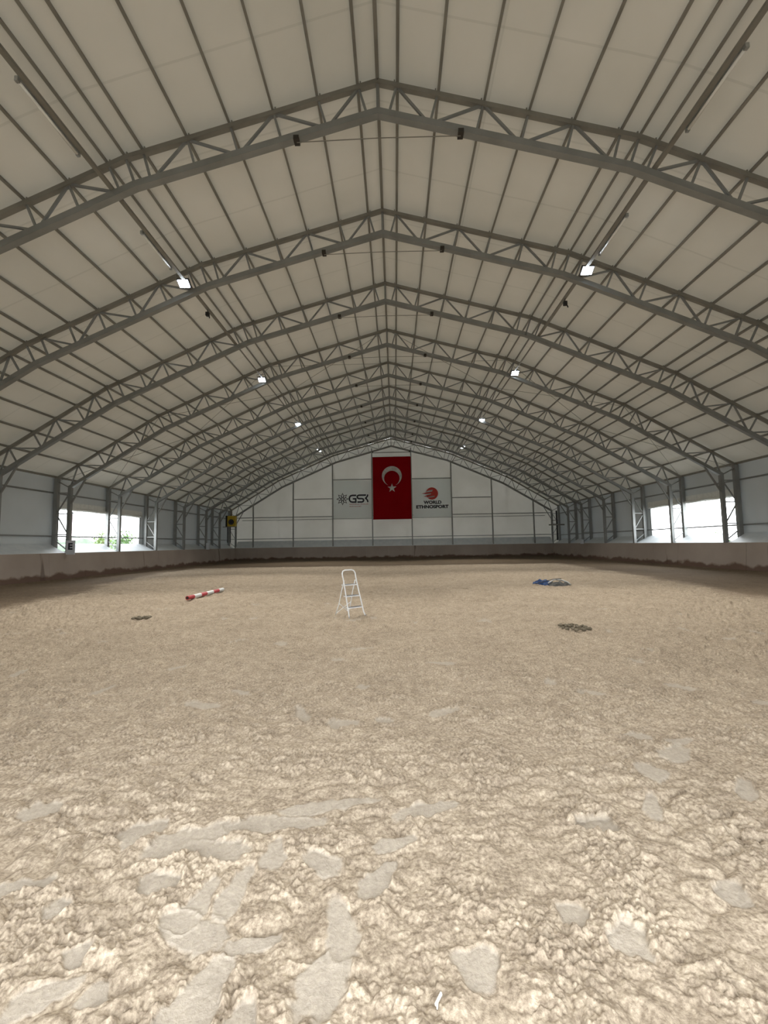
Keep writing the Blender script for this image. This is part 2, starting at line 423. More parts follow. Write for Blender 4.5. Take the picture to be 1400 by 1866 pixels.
# ---- side walls with their openings
XW = 18.60
def side_wall(sd, name):
    b = MB(); xi = XR+sd*XW; xo = XR+sd*(XW+.05); x0, x1 = min(xi, xo), max(xi, xo)
    zt = CE[-1][1]+.03
    b.box(x0, x1, Y0, WIN[0], -.1, zt); b.box(x0, x1, WIN[1], Y1, -.1, zt)
    b.box(x0, x1, WIN[0], WIN[1], -.1, WIN[2]); b.box(x0, x1, WIN[0], WIN[1], WIN[3], zt)
    tag(b.build(name, WALL_M), kind='structure')
side_wall(-1, 'wall_left'); side_wall(1, 'wall_right')

def gable(name, y, thick, hole=None):
    prof = [(-x, z) for x, z in reversed(CE[1:])] + CE
    b = MB()
    xs = sorted(set([p[0] for p in prof] + ([hole[0]-XR, hole[1]-XR] if hole else [])))
    for xa, xb in zip(xs, xs[1:]):
        za, zb = zat(CE, abs(xa))+.02, zat(CE, abs(xb))+.02
        z0 = hole[2] if hole and xa >= hole[0]-XR-1e-6 and xb <= hole[1]-XR+1e-6 else -.1
        b.poly([(xa+XR, z0), (xb+XR, z0), (xb+XR, zb), (xa+XR, za)], y, y+thick)
    tag(b.build(name, END_M if not hole else ROOF_M), kind='structure')
gable('wall_back', Y1, .05); gable('wall_front', Y0-.05, .05, DOOR)

# ---- window frames (thin steel surrounds of the openings)
for n, sd in ((1, -1), (2, 1)):
    b = MB(); xc = XR+sd*(XW+.02)
    for y in (WIN[0], WIN[1]): b.box(xc-.05, xc+.05, y-.05, y+.05, WIN[2]-.05, WIN[3]+.05)
    for z in (WIN[2]-.03, WIN[3]): b.box(xc-.05, xc+.05, WIN[0], WIN[1], z-.04, z+.04)
    tag(b.build('window_%d' % n, STEEL), kind='structure')

# ---- ground outside
m = noise_mat('outside_paving', (.42, .42, .40), (.5, .5, .47), .8, .9)
g = MB().box(-160, 160, -120, 160, -.4, -.15).build('ground', m); tag(g, kind='structure')

# ---- kick boards round the arena
def kick_mat():
    m = mat('kick_board_plywood', (.2, .16, .13), .8)
    tc = nd(m, 'ShaderNodeTexCoord'); sx = nd(m, 'ShaderNodeSeparateXYZ'); lk(m, tc.outputs['Object'], sx.inputs[0])
    n = nd(m, 'ShaderNodeTexNoise'); n.inputs['Scale'].default_value = .5; n.inputs['Detail'].default_value = 7; lk(m, tc.outputs['Object'], n.inputs['Vector'])
    r = nd(m, 'ShaderNodeValToRGB'); r.color_ramp.elements[0].position = .3; r.color_ramp.elements[1].position = .7
    r.color_ramp.elements[0].color = (.33, .275, .235, 1); r.color_ramp.elements[1].color = (.41, .35, .305, 1); lk(m, n.outputs[0], r.inputs[0])
    # mud band along the bottom with a ragged edge
    n2 = nd(m, 'ShaderNodeTexNoise'); n2.inputs['Scale'].default_value = 1.3; n2.inputs['Detail'].default_value = 8; lk(m, tc.outputs['Object'], n2.inputs['Vector'])
    a = nd(m, 'ShaderNodeMath', operation='MULTIPLY_ADD'); lk(m, n2.outputs[0], a.inputs[0]); a.inputs[1].default_value = -.75; lk(m, sx.outputs[2], a.inputs[2])
    s = nd(m, 'ShaderNodeMapRange'); s.inputs[1].default_value = -.12; s.inputs[2].default_value = .02; s.inputs[3].default_value = 1; s.inputs[4].default_value = 0
    lk(m, a.outputs[0], s.inputs[0])
    mx = nd(m, 'ShaderNodeMix', data_type='RGBA'); lk(m, s.outputs[0], mx.inputs[0]); lk(m, r.outputs[0], mx.inputs[6]); mx.inputs[7].default_value = (.13, .078, .056, 1)
    # vertical runs of rust and mud
    mp = nd(m, 'ShaderNodeMapping'); mp.inputs['Scale'].default_value = (1.1, 1.1, .10); lk(m, tc.outputs['Object'], mp.inputs[0])
    n3 = nd(m, 'ShaderNodeTexNoise'); n3.inputs['Scale'].default_value = 1.0; n3.inputs['Detail'].default_value = 3; lk(m, mp.outputs[0], n3.inputs['Vector'])
    s3 = nd(m, 'ShaderNodeMapRange'); s3.inputs[1].default_value = .66; s3.inputs[2].default_value = .70; s3.inputs[3].default_value = 0; s3.inputs[4].default_value = .6; lk(m, n3.outputs[0], s3.inputs[0])
    m3 = nd(m, 'ShaderNodeMix', data_type='RGBA'); lk(m, s3.outputs[0], m3.inputs[0]); lk(m, mx.outputs[2], m3.inputs[6]); m3.inputs[7].default_value = (.07, .04, .03, 1)
    lk(m, m3.outputs[2], bsdf(m).inputs['Base Color'])
    return m
KICK = kick_mat()
ZK, XK = 1.45, 17.52
def kick(sd, name, label):
    """a run of plywood sheets, foot leaning a little into the arena"""
    b = MB(); rg = random.Random(3+sd)
    y = Y0
    while y < 45.5:
        L = 2.44; y2 = min(y+L, 45.55); j = rg.uniform(-.006, .006)
        x_t, x_b = XR+sd*(XK+j), XR+sd*(XK-.14+j); t = sd*.05
        v = [(x_b, y, -.1), (x_t, y, ZK), (x_t+t, y, ZK), (x_b+t, y, -.1)]
        w_ = [(p[0], y2-.008, p[2]) for p in v]
        b.add(v+w_, [(0, 1, 2, 3), (7, 6, 5, 4), (0, 4, 5, 1), (1, 5, 6, 2), (2, 6, 7, 3), (3, 7, 4, 0)])
        y = y2
    o = b.build(name, KICK); return tag(o, label, 'kick wall', 'brown kick walls')
kick(-1, 'kick_wall', 'long brown plywood kick wall along the left side of the arena')
kick(1, 'kick_wall', 'long brown plywood kick wall along the right side of the arena')
b = MB(); x = XR-XK
while x < XR+XK-.1:
    x2 = min(x+2.44, XR+XK)
    b.add([(x, 45.42, -.1), (x, 45.54, ZK), (x, 45.59, ZK), (x, 45.47, -.1), (x2-.008, 45.42, -.1), (x2-.008, 45.54, ZK), (x2-.008, 45.59, ZK), (x2-.008, 45.47, -.1)],
          [(0, 1, 2, 3), (7, 6, 5, 4), (0, 4, 5, 1), (1, 5, 6, 2), (2, 6, 7, 3), (3, 7, 4, 0)]); x = x2
tag(b.build('kick_wall', KICK), 'short brown plywood kick wall across the far end under the flag', 'kick wall', 'brown kick walls')

# ---- sloping white sheet aprons between kick wall and outer wall
def apron(sd, ya, yb, label):
    """one sheet from the kick wall up to the outer wall; its near end is cut on the slant behind the frame"""
    n, mseg = 24, 6; v, f = [], []
    for i in range(n+1):
        for j in range(mseg+1):
            t = j/mseg; y0 = ya+.12+1.1*t; y = y0+(yb-.13-y0)*i/n
            sag = .03*math.sin(PI*t)*(1+.4*math.sin(y*2.3))
            v.append((XR+sd*(XK+.06+(XW-.03-XK-.06)*t), y, ZK-.01+(1.97-ZK)*t - sag))
    m = mseg+1; N = len(v)
    v += [(p[0], p[1], p[2]-.02) for p in v]
    for i in range(n):
        for j in range(mseg):
            q = (i*m+j, i*m+j+1, i*m+m+j+1, i*m+m+j); f.append(q); f.append(tuple(N+k for k in reversed(q)))
    for i in range(n):
        for c in (i*m, i*m+mseg): f.append((c, c+m, N+c+m, N+c))
    for j in range(mseg):
        for c in (j, n*m+j): f.append((c, c+1, N+c+1, N+c))
    b = MB().add(v, f); tag(b.build('sloping_apron', APRON_M), label, 'apron', 'white sloping aprons')
for sd, side in ((-1, 'left'), (1, 'right')):
    for k in range(1, 9):
        apron(sd, YF[k], YF[k+1] if k < 8 else 45.5, 'white sloping sheet on the %s kick wall, %s bay visible from the camera' % (side, ['first', 'second', 'third', 'fourth', 'fifth', 'sixth', 'seventh', 'eighth'][k-1]))
b = MB().add([(XR-XK, 45.6, ZK), (XR+XK, 45.6, ZK), (XR+XK, Y1-.02, 2.2), (XR-XK, Y1-.02, 2.2), (XR-XK, 45.6, ZK-.04), (XR+XK, 45.6, ZK-.04), (XR+XK, Y1-.02, 2.16), (XR-XK, Y1-.02, 2.16)],
             [(0, 1, 2, 3), (4, 5, 6, 7), (0, 1, 5, 4), (1, 2, 6, 5), (2, 3, 7, 6), (3, 0, 4, 7)])
tag(b.build('sloping_apron', APRON_M), 'white sloping sheet ledge at the foot of the far end wall', 'apron', 'white sloping aprons')

# ================================================================== STEEL FRAMES
def make_frame():
    t = empty('portal_frame', (XR, 0, 0))
    U = (0, 1, 0)
    for sd in (-1, 1):
        S = lambda p, y=0: (sd*p[0], y, p[1])
        b = MB()
        for k in range(3):
            p, q = Vector(S(TOP[k])), Vector(S(TOP[k+1])); d = (q-p).normalized()*.03
            b.beam(p-(d if k else d*0), q+d, .12, .12, U)
        for i in range(len(JX)):                       # purlin cleats
            if i % 1 == 0:
                x = JX[i]; z = zat(TOP, x); b.box(sd*x-.015-sd*.05, sd*x+.015-sd*.05, -.06, .06, z+.04, z+.13)
        b.build('top_chord', STEEL_D, t)
        b = MB()
        for k in range(3):
            p, q = Vector(S(BOT[k])), Vector(S(BOT[k+1])); d = (q-p).normalized()*.035
            b.beam(p-(d if k else d*0), q+d, .17, .17, U)
        b.build('bottom_chord', STEEL, t)
        for i, (tp, bt) in enumerate(J):
            MB().beam(S(tp), S(bt), .055, .055, U).build('web_bar', STEEL, t)
        for a, c in DIAG:
            MB().beam(S(J[a][0]), S(J[c][1]), .055, .055, U).build('web_bar', STEEL, t)
        MB().beam(S(J[18][0]), S((17.63, 5.1)), .055, .055, U).build('web_bar', STEEL, t)
        # columns
        MB().beam(S((17.63, 0)), S((17.63, 5.12)), .17, .17, U).build('inner_column', STEEL, t)
        MB().beam(S((XO-.06, 0)), S((XO-.06, TOP[3][1]+.02)), .2, .2, U).build('outer_column', STEEL, t)
        xi, xo = 17.70, XO-.14
        for z in (2.45, 3.6, 4.74): MB().beam(S((xi, z)), S((xo, z)), .06, .06, U).build('column_brace', STEEL, t)
        for (xa, za, xb, zb) in ((xi, 1.62, xo, 2.1), (xi, 2.5, xo, 3.5), (xo, 3.65, xi, 4.7), (xi, 5.05, xo, 5.38), (xo, 4.0, 16.9, 5.55)):
            if xb == 16.9: continue
            MB().beam(S((xa, za)), S((xb, zb)), .05, .05, U).build('column_brace', STEEL, t)
        MB().beam(S((17.6, 4.1)), S((16.75, zat(BOT, 16.75)-.02)), .07, .07, U).build('knee_brace', STEEL, t)
        MB().box(sd*2.1-.07, sd*2.1+.07, -.1, .1, zat(BOT, 2.1)-.13, zat(BOT, 2.1)-.02).build('tie_plate', PLATE, t)
    MB().beam((0, 0, 12.7), (0, 0, TOP[0][1]), .07, .07, U).build('king_post', STEEL, t)
    MB().tube([(-2.1, 0, zat(BOT, 2.1)-.13), (0, 0, zat(BOT, 2.1)-.10), (2.1, 0, zat(BOT, 2.1)-.13)], .012, 6).build('tie_rod', STEEL_D, t)
    return t
fr0 = make_frame()
tab = {}
for c in COL.objects:
    if c.parent: tab.setdefault(c.parent.name, []).append(c)
for k, y in enumerate(YF):
    o = fr0 if k == 0 else copy_tree(fr0, None, tab)
    o.location = (XR, y, 0)
    lab = 'grey lattice steel frame spanning the hall, ' + (
        'nearest to the camera' if k == 0 else ('set against the far end wall' if k == 9 else ORD[k]+' counting back from the camera'))
    tag(o, lab, 'steel frame', 'steel frames across the hall')

# ---- purlins, each a bar along the hall
def purlin(x, z, nx, nz, label, wd=.06, hh=.09):
    b = MB(); c = (XR+x+nx*.1, 0, z+nz*.1)
    b.beam((c[0], Y0+.05, c[2]), (c[0], Y1-.08, c[2]), wd, hh, (nx, 0, nz))
    tag(b.build('roof_purlin', STEEL_D), label, 'purlin', 'steel purlins under the roof sheet')
purlin(0, TOP[0][1], 0, 1, 'dark steel purlin running along the ridge of the roof', .09, .09)
PJ = JX
for sd, side in ((-1, 'left'), (1, 'right')):
    for i, x in enumerate(PJ):
        k = 0 if x < K1 else (1 if x < K2 else 2)
        (x0, z0), (x1, z1) = BOT[k], BOT[k+1]; L = math.hypot(x1-x0, z1-z0)
        purlin(sd*x, zat(TOP, x), sd*(z0-z1)/L, (x1-x0)/L, 'thin dark steel roof purlin, %s on the %s side counting down from the ridge' % (ORD[i], side))
    b = MB().beam((XR+sd*(XO-.02), Y0+.05, TOP[3][1]+.1), (XR+sd*(XO-.02), Y1-.08, TOP[3][1]+.1), .1, .1, (0, 0, 1))
    tag(b.build('eave_purlin', STEEL_D), 'dark steel beam along the %s eave where roof meets wall' % side, 'purlin', 'steel beams along the eaves')
    for z, nm in ((4.76, 'upper'), (2.37, 'lower')):
        b = MB().beam((XR+sd*(XO+.08), Y0+.05, z), (XR+sd*(XO+.08), Y1-.08, z), .06, .08, (0, 0, 1))
        tag(b.build('wall_rail', STEEL), '%s grey horizontal steel rail along the %s side wall' % (nm, side), 'rail', 'horizontal rails of the side walls')

# ---- wind bracing cables between the fourth and fifth frames
BR = [(XO-.1, 5.5), (K2, zat(TOP, K2)), (K1, zat(TOP, K1)), (.3, TOP[0][1]-.08)]
for sd, side in ((-1, 'left'), (1, 'right')):
    for s, nm in enumerate(('lowest', 'middle', 'highest')):
        (xa, za), (xb, zb) = BR[s], BR[s+1]
        for d, dn in ((0, 'rising away from the camera'), (1, 'rising towards the camera')):
            ya, yb = (YF[3]+.1, YF[4]-.1) if d == 0 else (YF[4]-.1, YF[3]+.1)
            b = MB().tube([(XR+sd*xa, ya, za-.04), (XR+sd*xb, yb, zb-.04)], .011, 5)
            tag(b.build('bracing_cable', STEEL_D), '%s diagonal bracing cable under the %s roof slope, %s' % (nm, side, dn), 'cable', 'diagonal bracing cables under the roof')

# ---- end wall posts and rails
PX = [-15.6, -11.08, -6.64, -2.2, 2.2, 6.64, 11.08, 15.6]
for i, x in enumerate(PX):
    zt = zat(BOT, abs(x)) + (.35 if abs(x) < 3 else .02)
    b = MB().box(XR+x-.06, XR+x+.06, 45.64, 45.76, 1.4, zt)
    tag(b.build('end_wall_post', STEEL), 'grey steel post of the far end wall, %s from the left' % ORD[i], 'post', 'posts of the far end wall')
def erail(x0, x1, z, label, h=.09):
    b = MB().box(XR+x0, XR+x1, 46.12, 46.24, z-h/2, z+h/2)
    tag(b.build('end_wall_rail', STEEL), label, 'rail', 'horizontal rails of the far end wall')
erail(-17.6, 17.6, 2.45, 'long horizontal grey rail low across the whole far end wall', .08)
erail(-17.6, 17.6, 4.86, 'long horizontal grey rail at banner-foot height across the far end wall', .08)
erail(-17.0, 17.0, 4.56, 'second thinner horizontal grey rail just below the banner feet on the far end wall', .05)
erail(-11.08, -6.64, 6.87, 'short horizontal grey rail left of the flower-emblem banner')
erail(6.64, 11.08, 6.75, 'short horizontal grey rail right of the red-circle banner')
erail(-6.64, -2.2, 9.02, 'short horizontal grey rail above the flower-emblem banner')
erail(2.2, 6.64, 8.98, 'short horizontal grey rail above the red-circle banner')
erail(-2.2, 2.2, 11.5, 'short horizontal grey rail above the red flag')
erail(-2.2, 2.2, 12.05, 'topmost short horizontal rail of the far end wall, under the gable peak', .05)

# ---- rolled-up curtains over the side openings
for sd, side in ((-1, 'left'), (1, 'right')):
    t = empty('rolled_curtain', (XR+sd*(XW-.08), (WIN[0]+WIN[1])/2, WIN[3]))
    L = (WIN[1]-WIN[0])/2+.1
    pts = [(-sd*.02+.012*math.sin(i*.9), -L+2*L*i/20, .04+.02*math.sin(i*1.3)) for i in range(21)]
    MB().tube(pts, [.085+.012*math.sin(i*2.1) for i in range(21)], 12).build('curtain_roll', CURTAIN_M, t, smooth=True)
    MB().box(-.012, .012, -L, L, .08, .42).build('curtain_sheet', CURTAIN_M, t)
    tag(t, 'pale curtain rolled up above the %s side opening' % side, 'curtain', 'rolled curtains of the side openings')

# ================================================================== LIGHTING ALONG THE TRAYS
EMI = bpy.data.materials.new('led_glow'); EMI.use_nodes = True
e = bsdf(EMI); e.inputs['Emission Color'].default_value = (.80, .90, 1, 1); e.inputs['Emission Strength'].default_value = 40
e.inputs['Base Color'].default_value = (.8, .8, .8, 1)
TUBE_M = mat('frosted_tube', (.85, .85, .82), .2)

for sd, side in ((-1, 'left'), (1, 'right')):
    xt = XR+sd*6.85; zt = zat(BOT, 6.85)+.13
    b = MB()
    b.box(xt-.055, xt+.055, Y0+.1, YF[2], zt-.015, zt); b.box(xt-.055, xt-.045, Y0+.1, YF[2], zt, zt+.05); b.box(xt+.045, xt+.055, Y0+.1, YF[2], zt, zt+.05)
    b.box(xt-.03, xt+.03, YF[2], Y1-.3, zt-.015, zt+.02)
    tag(b.build('cable_tray', STEEL_D), 'long dark cable tray running down the hall under the %s roof slope' % side, 'cable tray', 'cable trays')

def make_tube():
    t = empty('tube_light')
    MB().box(-.03, .03, -.78, .78, 0, .05).build('housing', GALV, t)
    MB().tube([(0, -.76, -.035), (0, .76, -.035)], .032, 12).build('tube', TUBE_M, t, smooth=True)
    for s in (-1, 1): MB().box(-.035, .035, s*.77-.03, s*.77+.03, -.07, .03).build('end_cap', GALV, t)
    return t
tl = make_tube(); first = True
for sd, side in ((-1, 'left'), (1, 'right')):
    for y, wh in ((7.9, 'nearer the camera than the first steel frame'), (11.85, 'between the first and second steel frames')):
        o = tl if first else copy_tree(tl); first = False
        o.location = (XR+sd*6.935, y, zat(BOT, 6.85)+.085)
        tag(o, 'unlit tube lamp under the %s cable tray, %s' % (side, wh), 'tube light', 'unlit tube lamps')

def make_flood():
    t = empty('floodlight')
    MB().box(-.20, .20, -.04, .05, -.15, .15).build('housing', DARK, t, bevel=.01)
    l = MB().box(-.175, .175, -.052, -.042, -.125, .125).build('lens', EMI, t)
    b = MB(); b.tube([(-.22, .0, 0), (-.22, .06, .26), (.22, .06, .26), (.22, .0, 0)], .014, 6); b.build('bracket', STEEL, t)
    b = MB()
    for i in range(7): b.box(-.17+i*.055, -.16+i*.055, .05, .08, -.13, .13)
    b.build('heat_sink', DARK, t)
    s = bpy.data.lights.new('floodlight_beam', 'SPOT'); s.energy = LAMP_W; s.spot_size = math.radians(104); s.spot_blend = .6; s.color = (1.0, .97, .90); s.shadow_soft_size = .15
    so = bpy.data.objects.new('floodlight_beam', s); COL.objects.link(so); so.parent = t; so.location = (0, -.09, 0); so.rotation_euler = (PI/2, 0, PI)
    so.rotation_euler = (-PI/2, PI, 0)
    return t
fl = make_flood(); first = True
FR = ['nearest', 'second', 'third', 'farthest']
for sd, side in ((-1, 'left'), (1, 'right')):
    for i, y in enumerate((13.42, 21.8, 30.3, 38.9)):
        o = fl if first else copy_tree(fl); first = False
        o.location = (XR+sd*6.90, y, 10.78)
        o.rotation_euler = (math.radians(57), 0, 0)
        tag(o, 'glowing white floodlight on the %s tray, %s of its row from the camera' % (side, FR[i]), 'floodlight', 'lit floodlights')

for sd, side in ((-1, 'left'), (1, 'right')):
    b = MB(); b.box(-.06, .06, -.06, .06, -.16, -.02); b.tube([(0, 0, -.02), (0, 0, .12)], .012, 6); b.tube([(.05, 0, -.12), (.09, -.02, -.26)], .02, 6)
    o = b.build('hanging_socket', DARK); o.location = (XR+sd*6.85, 15.1, zat(BOT, 6.85)+.02)
    tag(o, 'small dark socket box hanging from the %s cable tray beyond the nearest floodlight' % side, 'socket', 'hanging socket boxes')

# ================================================================== BANNERS AND FLAG
def cloth(w_, h_, m, name, parent, seed=0, amp=.015, thick=.01, nx=40, ny=50):
    v, f = [], []
    rr = np.random.RandomState(seed); ph = rr.rand(6)*6
    for s in ((0, 1) if thick else (0,)):
        for j in range(ny+1):
            for i in range(nx+1):
                x = (i/nx-.5)*w_; z = (j/ny-.5)*h_
                y = amp*(math.sin(x*2.3+ph[0]+z*.4)+.6*math.sin(x*4.9+z*1.3+ph[1])+.5*math.sin(z*2.7-x*1.1+ph[2]))
                v.append((x, y+s*thick, z))
    N = (nx+1)*(ny+1)
    for j in range(ny):
        for i in range(nx):
            a = j*(nx+1)+i
            f.append((a, a+1, a+nx+2, a+nx+1))
            if thick: f.append((N+a+nx+1, N+a+nx+2, N+a+1, N+a))
    if not thick: return MB().add(v, f).build(name, m, parent, smooth=True)
    for i in range(nx):
        for a in (i, ny*(nx+1)+i): f.append((a, a+1, N+a+1, N+a))
    for j in range(ny):
        for a in (j*(nx+1), j*(nx+1)+nx): f.append((a, a+nx+1, N+a+nx+1, N+a))
    return MB().add(v, f).build(name, m, parent, smooth=True)

RED = noise_mat('flag_red', (.27, .002, .006), (.31, .003, .008), .6, .9)
bsdf(RED).inputs['Specular IOR Level'].default_value = .08
FWHITE = noise_mat('flag_white', (.50, .47, .46), (.68, .66, .64), 3.5, .7)
VINYL = noise_mat('banner_vinyl', (.78, .84, .88), (.82, .88, .92), 1.2, .45, bump=.01, bscale=2)
def let_light_through(m, k):
    t_ = nd(m, 'ShaderNodeBsdfTranslucent'); t_.inputs[0].default_value = (.96, 1, 1, 1)
    ms = nd(m, 'ShaderNodeMixShader'); ms.inputs[0].default_value = k
    lk(m, bsdf(m).outputs[0], ms.inputs[1]); lk(m, t_.outputs[0], ms.inputs[2]); lk(m, ms.outputs[0], m.node_tree.nodes['Material Output'].inputs['Surface'])
let_light_through(VINYL, .65)
NAVY = mat('navy_print', (.008, .010, .025), .5)
BRED = mat('banner_red', (.50, .035, .025), .5)
TRED = mat('small_red_print', (.45, .12, .16), .5)
PRIN = -.055                                          # prints lie just in front of the cloth
YB = 45.58

t = empty('national_flag', (XR+.03, YB, 7.90))
cloth(4.28, 7.02, RED, 'cloth', t, 3, .02)
# crescent
R1, R2, c1, c2 = 1.11, .86, 1.33, 1.06
n = 60
dd = c1-c2; zi = (R1*R1-R2*R2+dd*dd)/(2*dd)          # along -z from the outer centre
ang = math.acos(zi/R1); ang2 = math.acos((zi-dd)/R2)
outl = [(R1*math.sin(a), c1-R1*math.cos(a)) for a in np.linspace(ang, 2*PI-ang, n)]
inn = [(R2*math.sin(a), c2-R2*math.cos(a)) for a in np.linspace(2*PI-ang2, ang2, n)]
b = MB(); v = [(x, PRIN-.012, z) for x, z in outl] + [(x, PRIN-.012, z) for x, z in reversed(inn)] 
v2 = [(x, PRIN, z) for x, _, z in v]
f = [(i, i+1, n+i+1, n+i) for i in range(n-1)]
b.add(v+v2, f+[tuple(2*n+k for k in q) for q in f]+[(i, i+1, 2*n+i+1, 2*n+i) for i in range(n-1)]+[(n+i, n+i+1, 3*n+i+1, 3*n+i) for i in range(n-1)])
b.build('crescent', FWHITE, t)
st = []
for k in range(10):
    a = PI/2+k*PI/5; r = .52 if k % 2 == 0 else .205
    st.append((r*math.cos(a), -.03+r*math.sin(a)))
MB().poly(st, PRIN-.012, PRIN).build('star', FWHITE, t)
for s in (-1, 1):
    MB().tube([(s*2.12, 0, 3.50), (s*2.14, .06, 3.62)], .012, 5).build('tie_cord', WHITE, t)
tag(t, 'large red flag with white crescent and star hanging on the far end wall', 'flag')

def text_part(s, size, m, name, parent, x, z, width=None, bold=.0):
    cu = bpy.data.curves.new(name, 'FONT'); cu.body = s; cu.size = size; cu.align_x = 'CENTER'; cu.align_y = 'CENTER'; cu.offset = bold; cu.extrude = .006
    o = bpy.data.objects.new(name+'_tmp', cu); COL.objects.link(o)
    bpy.context.view_layer.update()
    me = bpy.data.meshes.new_from_object(o.evaluated_get(bpy.context.evaluated_depsgraph_get()))
    bpy.data.objects.remove(o)
    n = len(me.vertices); co = np.zeros(n*3); me.vertices.foreach_get('co', co); co = co.reshape(-1, 3)
    lo, hi = co.min(0), co.max(0); co[:, 0] -= (lo[0]+hi[0])/2; co[:, 1] -= (lo[1]+hi[1])/2
    if width: co[:, 0] *= width/(hi[0]-lo[0])
    out = np.stack([co[:, 0]+x, PRIN-co[:, 2], co[:, 1]+z], 1); me.vertices.foreach_set('co', out.ravel()); me.update()
    me.materials.clear(); me.materials.append(m); me.name = name
    ob = bpy.data.objects.new(name, me); COL.objects.link(ob); ob.parent = parent
    return ob
def stroke(b, pts, wd):
    """flat stroke along a 2-D line, mitred"""
    n = len(pts); L, Rr = [], []
    for i, (x, z) in enumerate(pts):
        a = pts[max(i-1, 0)]; c = pts[min(i+1, n-1)]
        dx, dz = c[0]-a[0], c[1]-a[1]; l = math.hypot(dx, dz) or 1; nx, nz = -dz/l, dx/l
        k = 1.0
        if 0 < i < n-1:
            d1 = Vector((x-a[0], z-a[1])).normalized(); d2 = Vector((c[0]-x, c[1]-z)).normalized()
            k = 1/max(.5, math.sqrt(max(0, (1+d1.dot(d2))/2)))
        L.append((x+nx*wd/2*k, z+nz*wd/2*k)); Rr.append((x-nx*wd/2*k, z-nz*wd/2*k))
    for i in range(n-1): b.poly([L[i], L[i+1], Rr[i+1], Rr[i]], PRIN-.008, PRIN)
def arc(cx, cz, r, a0, a1, n=8, rz=None):
    return [(cx+r*math.cos(math.radians(a0+(a1-a0)*i/n)), cz+(rz or r)*math.sin(math.radians(a0+(a1-a0)*i/n))) for i in range(n+1)]

# left banner: centre of the cloth at pixel scale 16.3 to the metre
S = 16.3
def Q(cx, cz): return lambda px, pz: ((px-cx)/S, (cz-pz)/S)
t = empty('logo_banner', (XR-4.40, YB+.02, 6.68))
cloth(4.26, 4.22, VINYL, 'banner_sheet', t, 8, .012, 0)
q = Q(643.8, 911.8)
b = MB(); fx, fz = q(625.7, 910.8); RR = 10.4/S
for k in range(8):
    a = k*PI/4; ca, sa = math.cos(a), math.sin(a)
    half = [(.20, .10), (.34, .185), (.50, .205), (.66, .16), (.82, .07), (1.0, 0)]
    pts = [(.20, .10)]+half[1:]+[(u, -v_) for u, v_ in reversed(half[:-1])]
    pts = [(fx+RR*(u*ca-v_*sa), fz+RR*(u*sa+v_*ca)) for u, v_ in pts]
    stroke(b, pts, .062)
stroke(b, arc(fx, fz, RR*.2, 0, 360, 16), .05)
b.build('flower_emblem', NAVY, t)
def letters(px, pz): return q(600+px/15.56, 880+pz/15.56)
b = MB(); wd = .17
G = [letters(790, 380), letters(680, 380)] + [letters(*p) for p in ((630, 392), (600, 430), (592, 475), (600, 520), (630, 558), (680, 572))] + [letters(775, 572), letters(775, 478), letters(690, 478)]
stroke(b, G, wd)
b.build('letter_g', NAVY, t)
b = MB()
Sx = [letters(1065, 378), letters(860, 378), letters(826, 395), letters(815, 425), letters(830, 460), letters(865, 476), letters(950, 476), letters(985, 492), letters(998, 525), letters(985, 558), letters(950, 572), letters(820, 572)]
stroke(b, Sx, wd); b.build('letter_s', NAVY, t)
b = MB()
stroke(b, [letters(1115, 362), letters(1105, 410), letters(1075, 450), letters(1040, 470)], wd*.95)
stroke(b, [letters(1040, 462), letters(1080, 490), letters(1108, 530), letters(1118, 582)], wd*.95)
b.build('letter_k', NAVY, t)
x_, z_ = letters(860, 632); text_part('GELENEKSEL SPORLAR', .14, TRED, 'small_lettering', t, x_, z_, 540/15.56/S, .002)
x_, z_ = letters(760, 690); text_part('SPOR KULÜBÜ', .14, TRED, 'small_lettering', t, x_, z_, 335/15.56/S, .002)
tag(t, 'white banner with navy flower emblem and GSK lettering, left of the red flag', 'banner', 'white banners beside the flag')

t = empty('logo_banner', (XR+4.45, YB+.02, 6.66))
cloth(4.24, 4.24, VINYL, 'banner_sheet', t, 12, .012, 0)
q = Q(787.5, 910.2)
def L2(px, pz): return q(750+px/17.5, 880+pz/17.5)
# red disc with three white speed slashes cut into its left side
cx, cz = L2(655, 380); rad = 195/17.5/S
b = MB(); b.poly([(cx+rad*math.cos(a), cz+rad*math.sin(a)) for a in np.linspace(0, 2*PI, 48, endpoint=False)], PRIN-.006, PRIN)
for pts in (((470, 395), (330, 378), (470, 350)), ((480, 480), (390, 475), (470, 445)), ):
    b.poly([L2(*p) for p in pts], PRIN-.005, PRIN)
b.build('red_disc', BRED, t)
b = MB()
for pts in (((455, 345), (500, 300), (560, 285), (685, 262), (665, 318), (560, 335)), ((440, 440), (455, 395), (635, 372), (610, 412)),
            ((480, 530), (520, 490), (740, 450), (735, 485), (640, 500)), ):
    b.poly([L2(*p) for p in pts], PRIN-.012, PRIN-.007)
b.build('white_slash', VINYL, t)
x_, z_ = L2(668, 660); text_part('WORLD', .47, NAVY, 'lettering', t, x_, z_, 565/17.5/S, .024)
x_, z_ = L2(662, 800); text_part('ETHNOSPORT', .47, NAVY, 'lettering', t, x_, z_, 1020/17.5/S, .024)
tag(t, 'white banner with red disc and WORLD ETHNOSPORT lettering, right of the red flag', 'banner', 'white banners beside the flag')

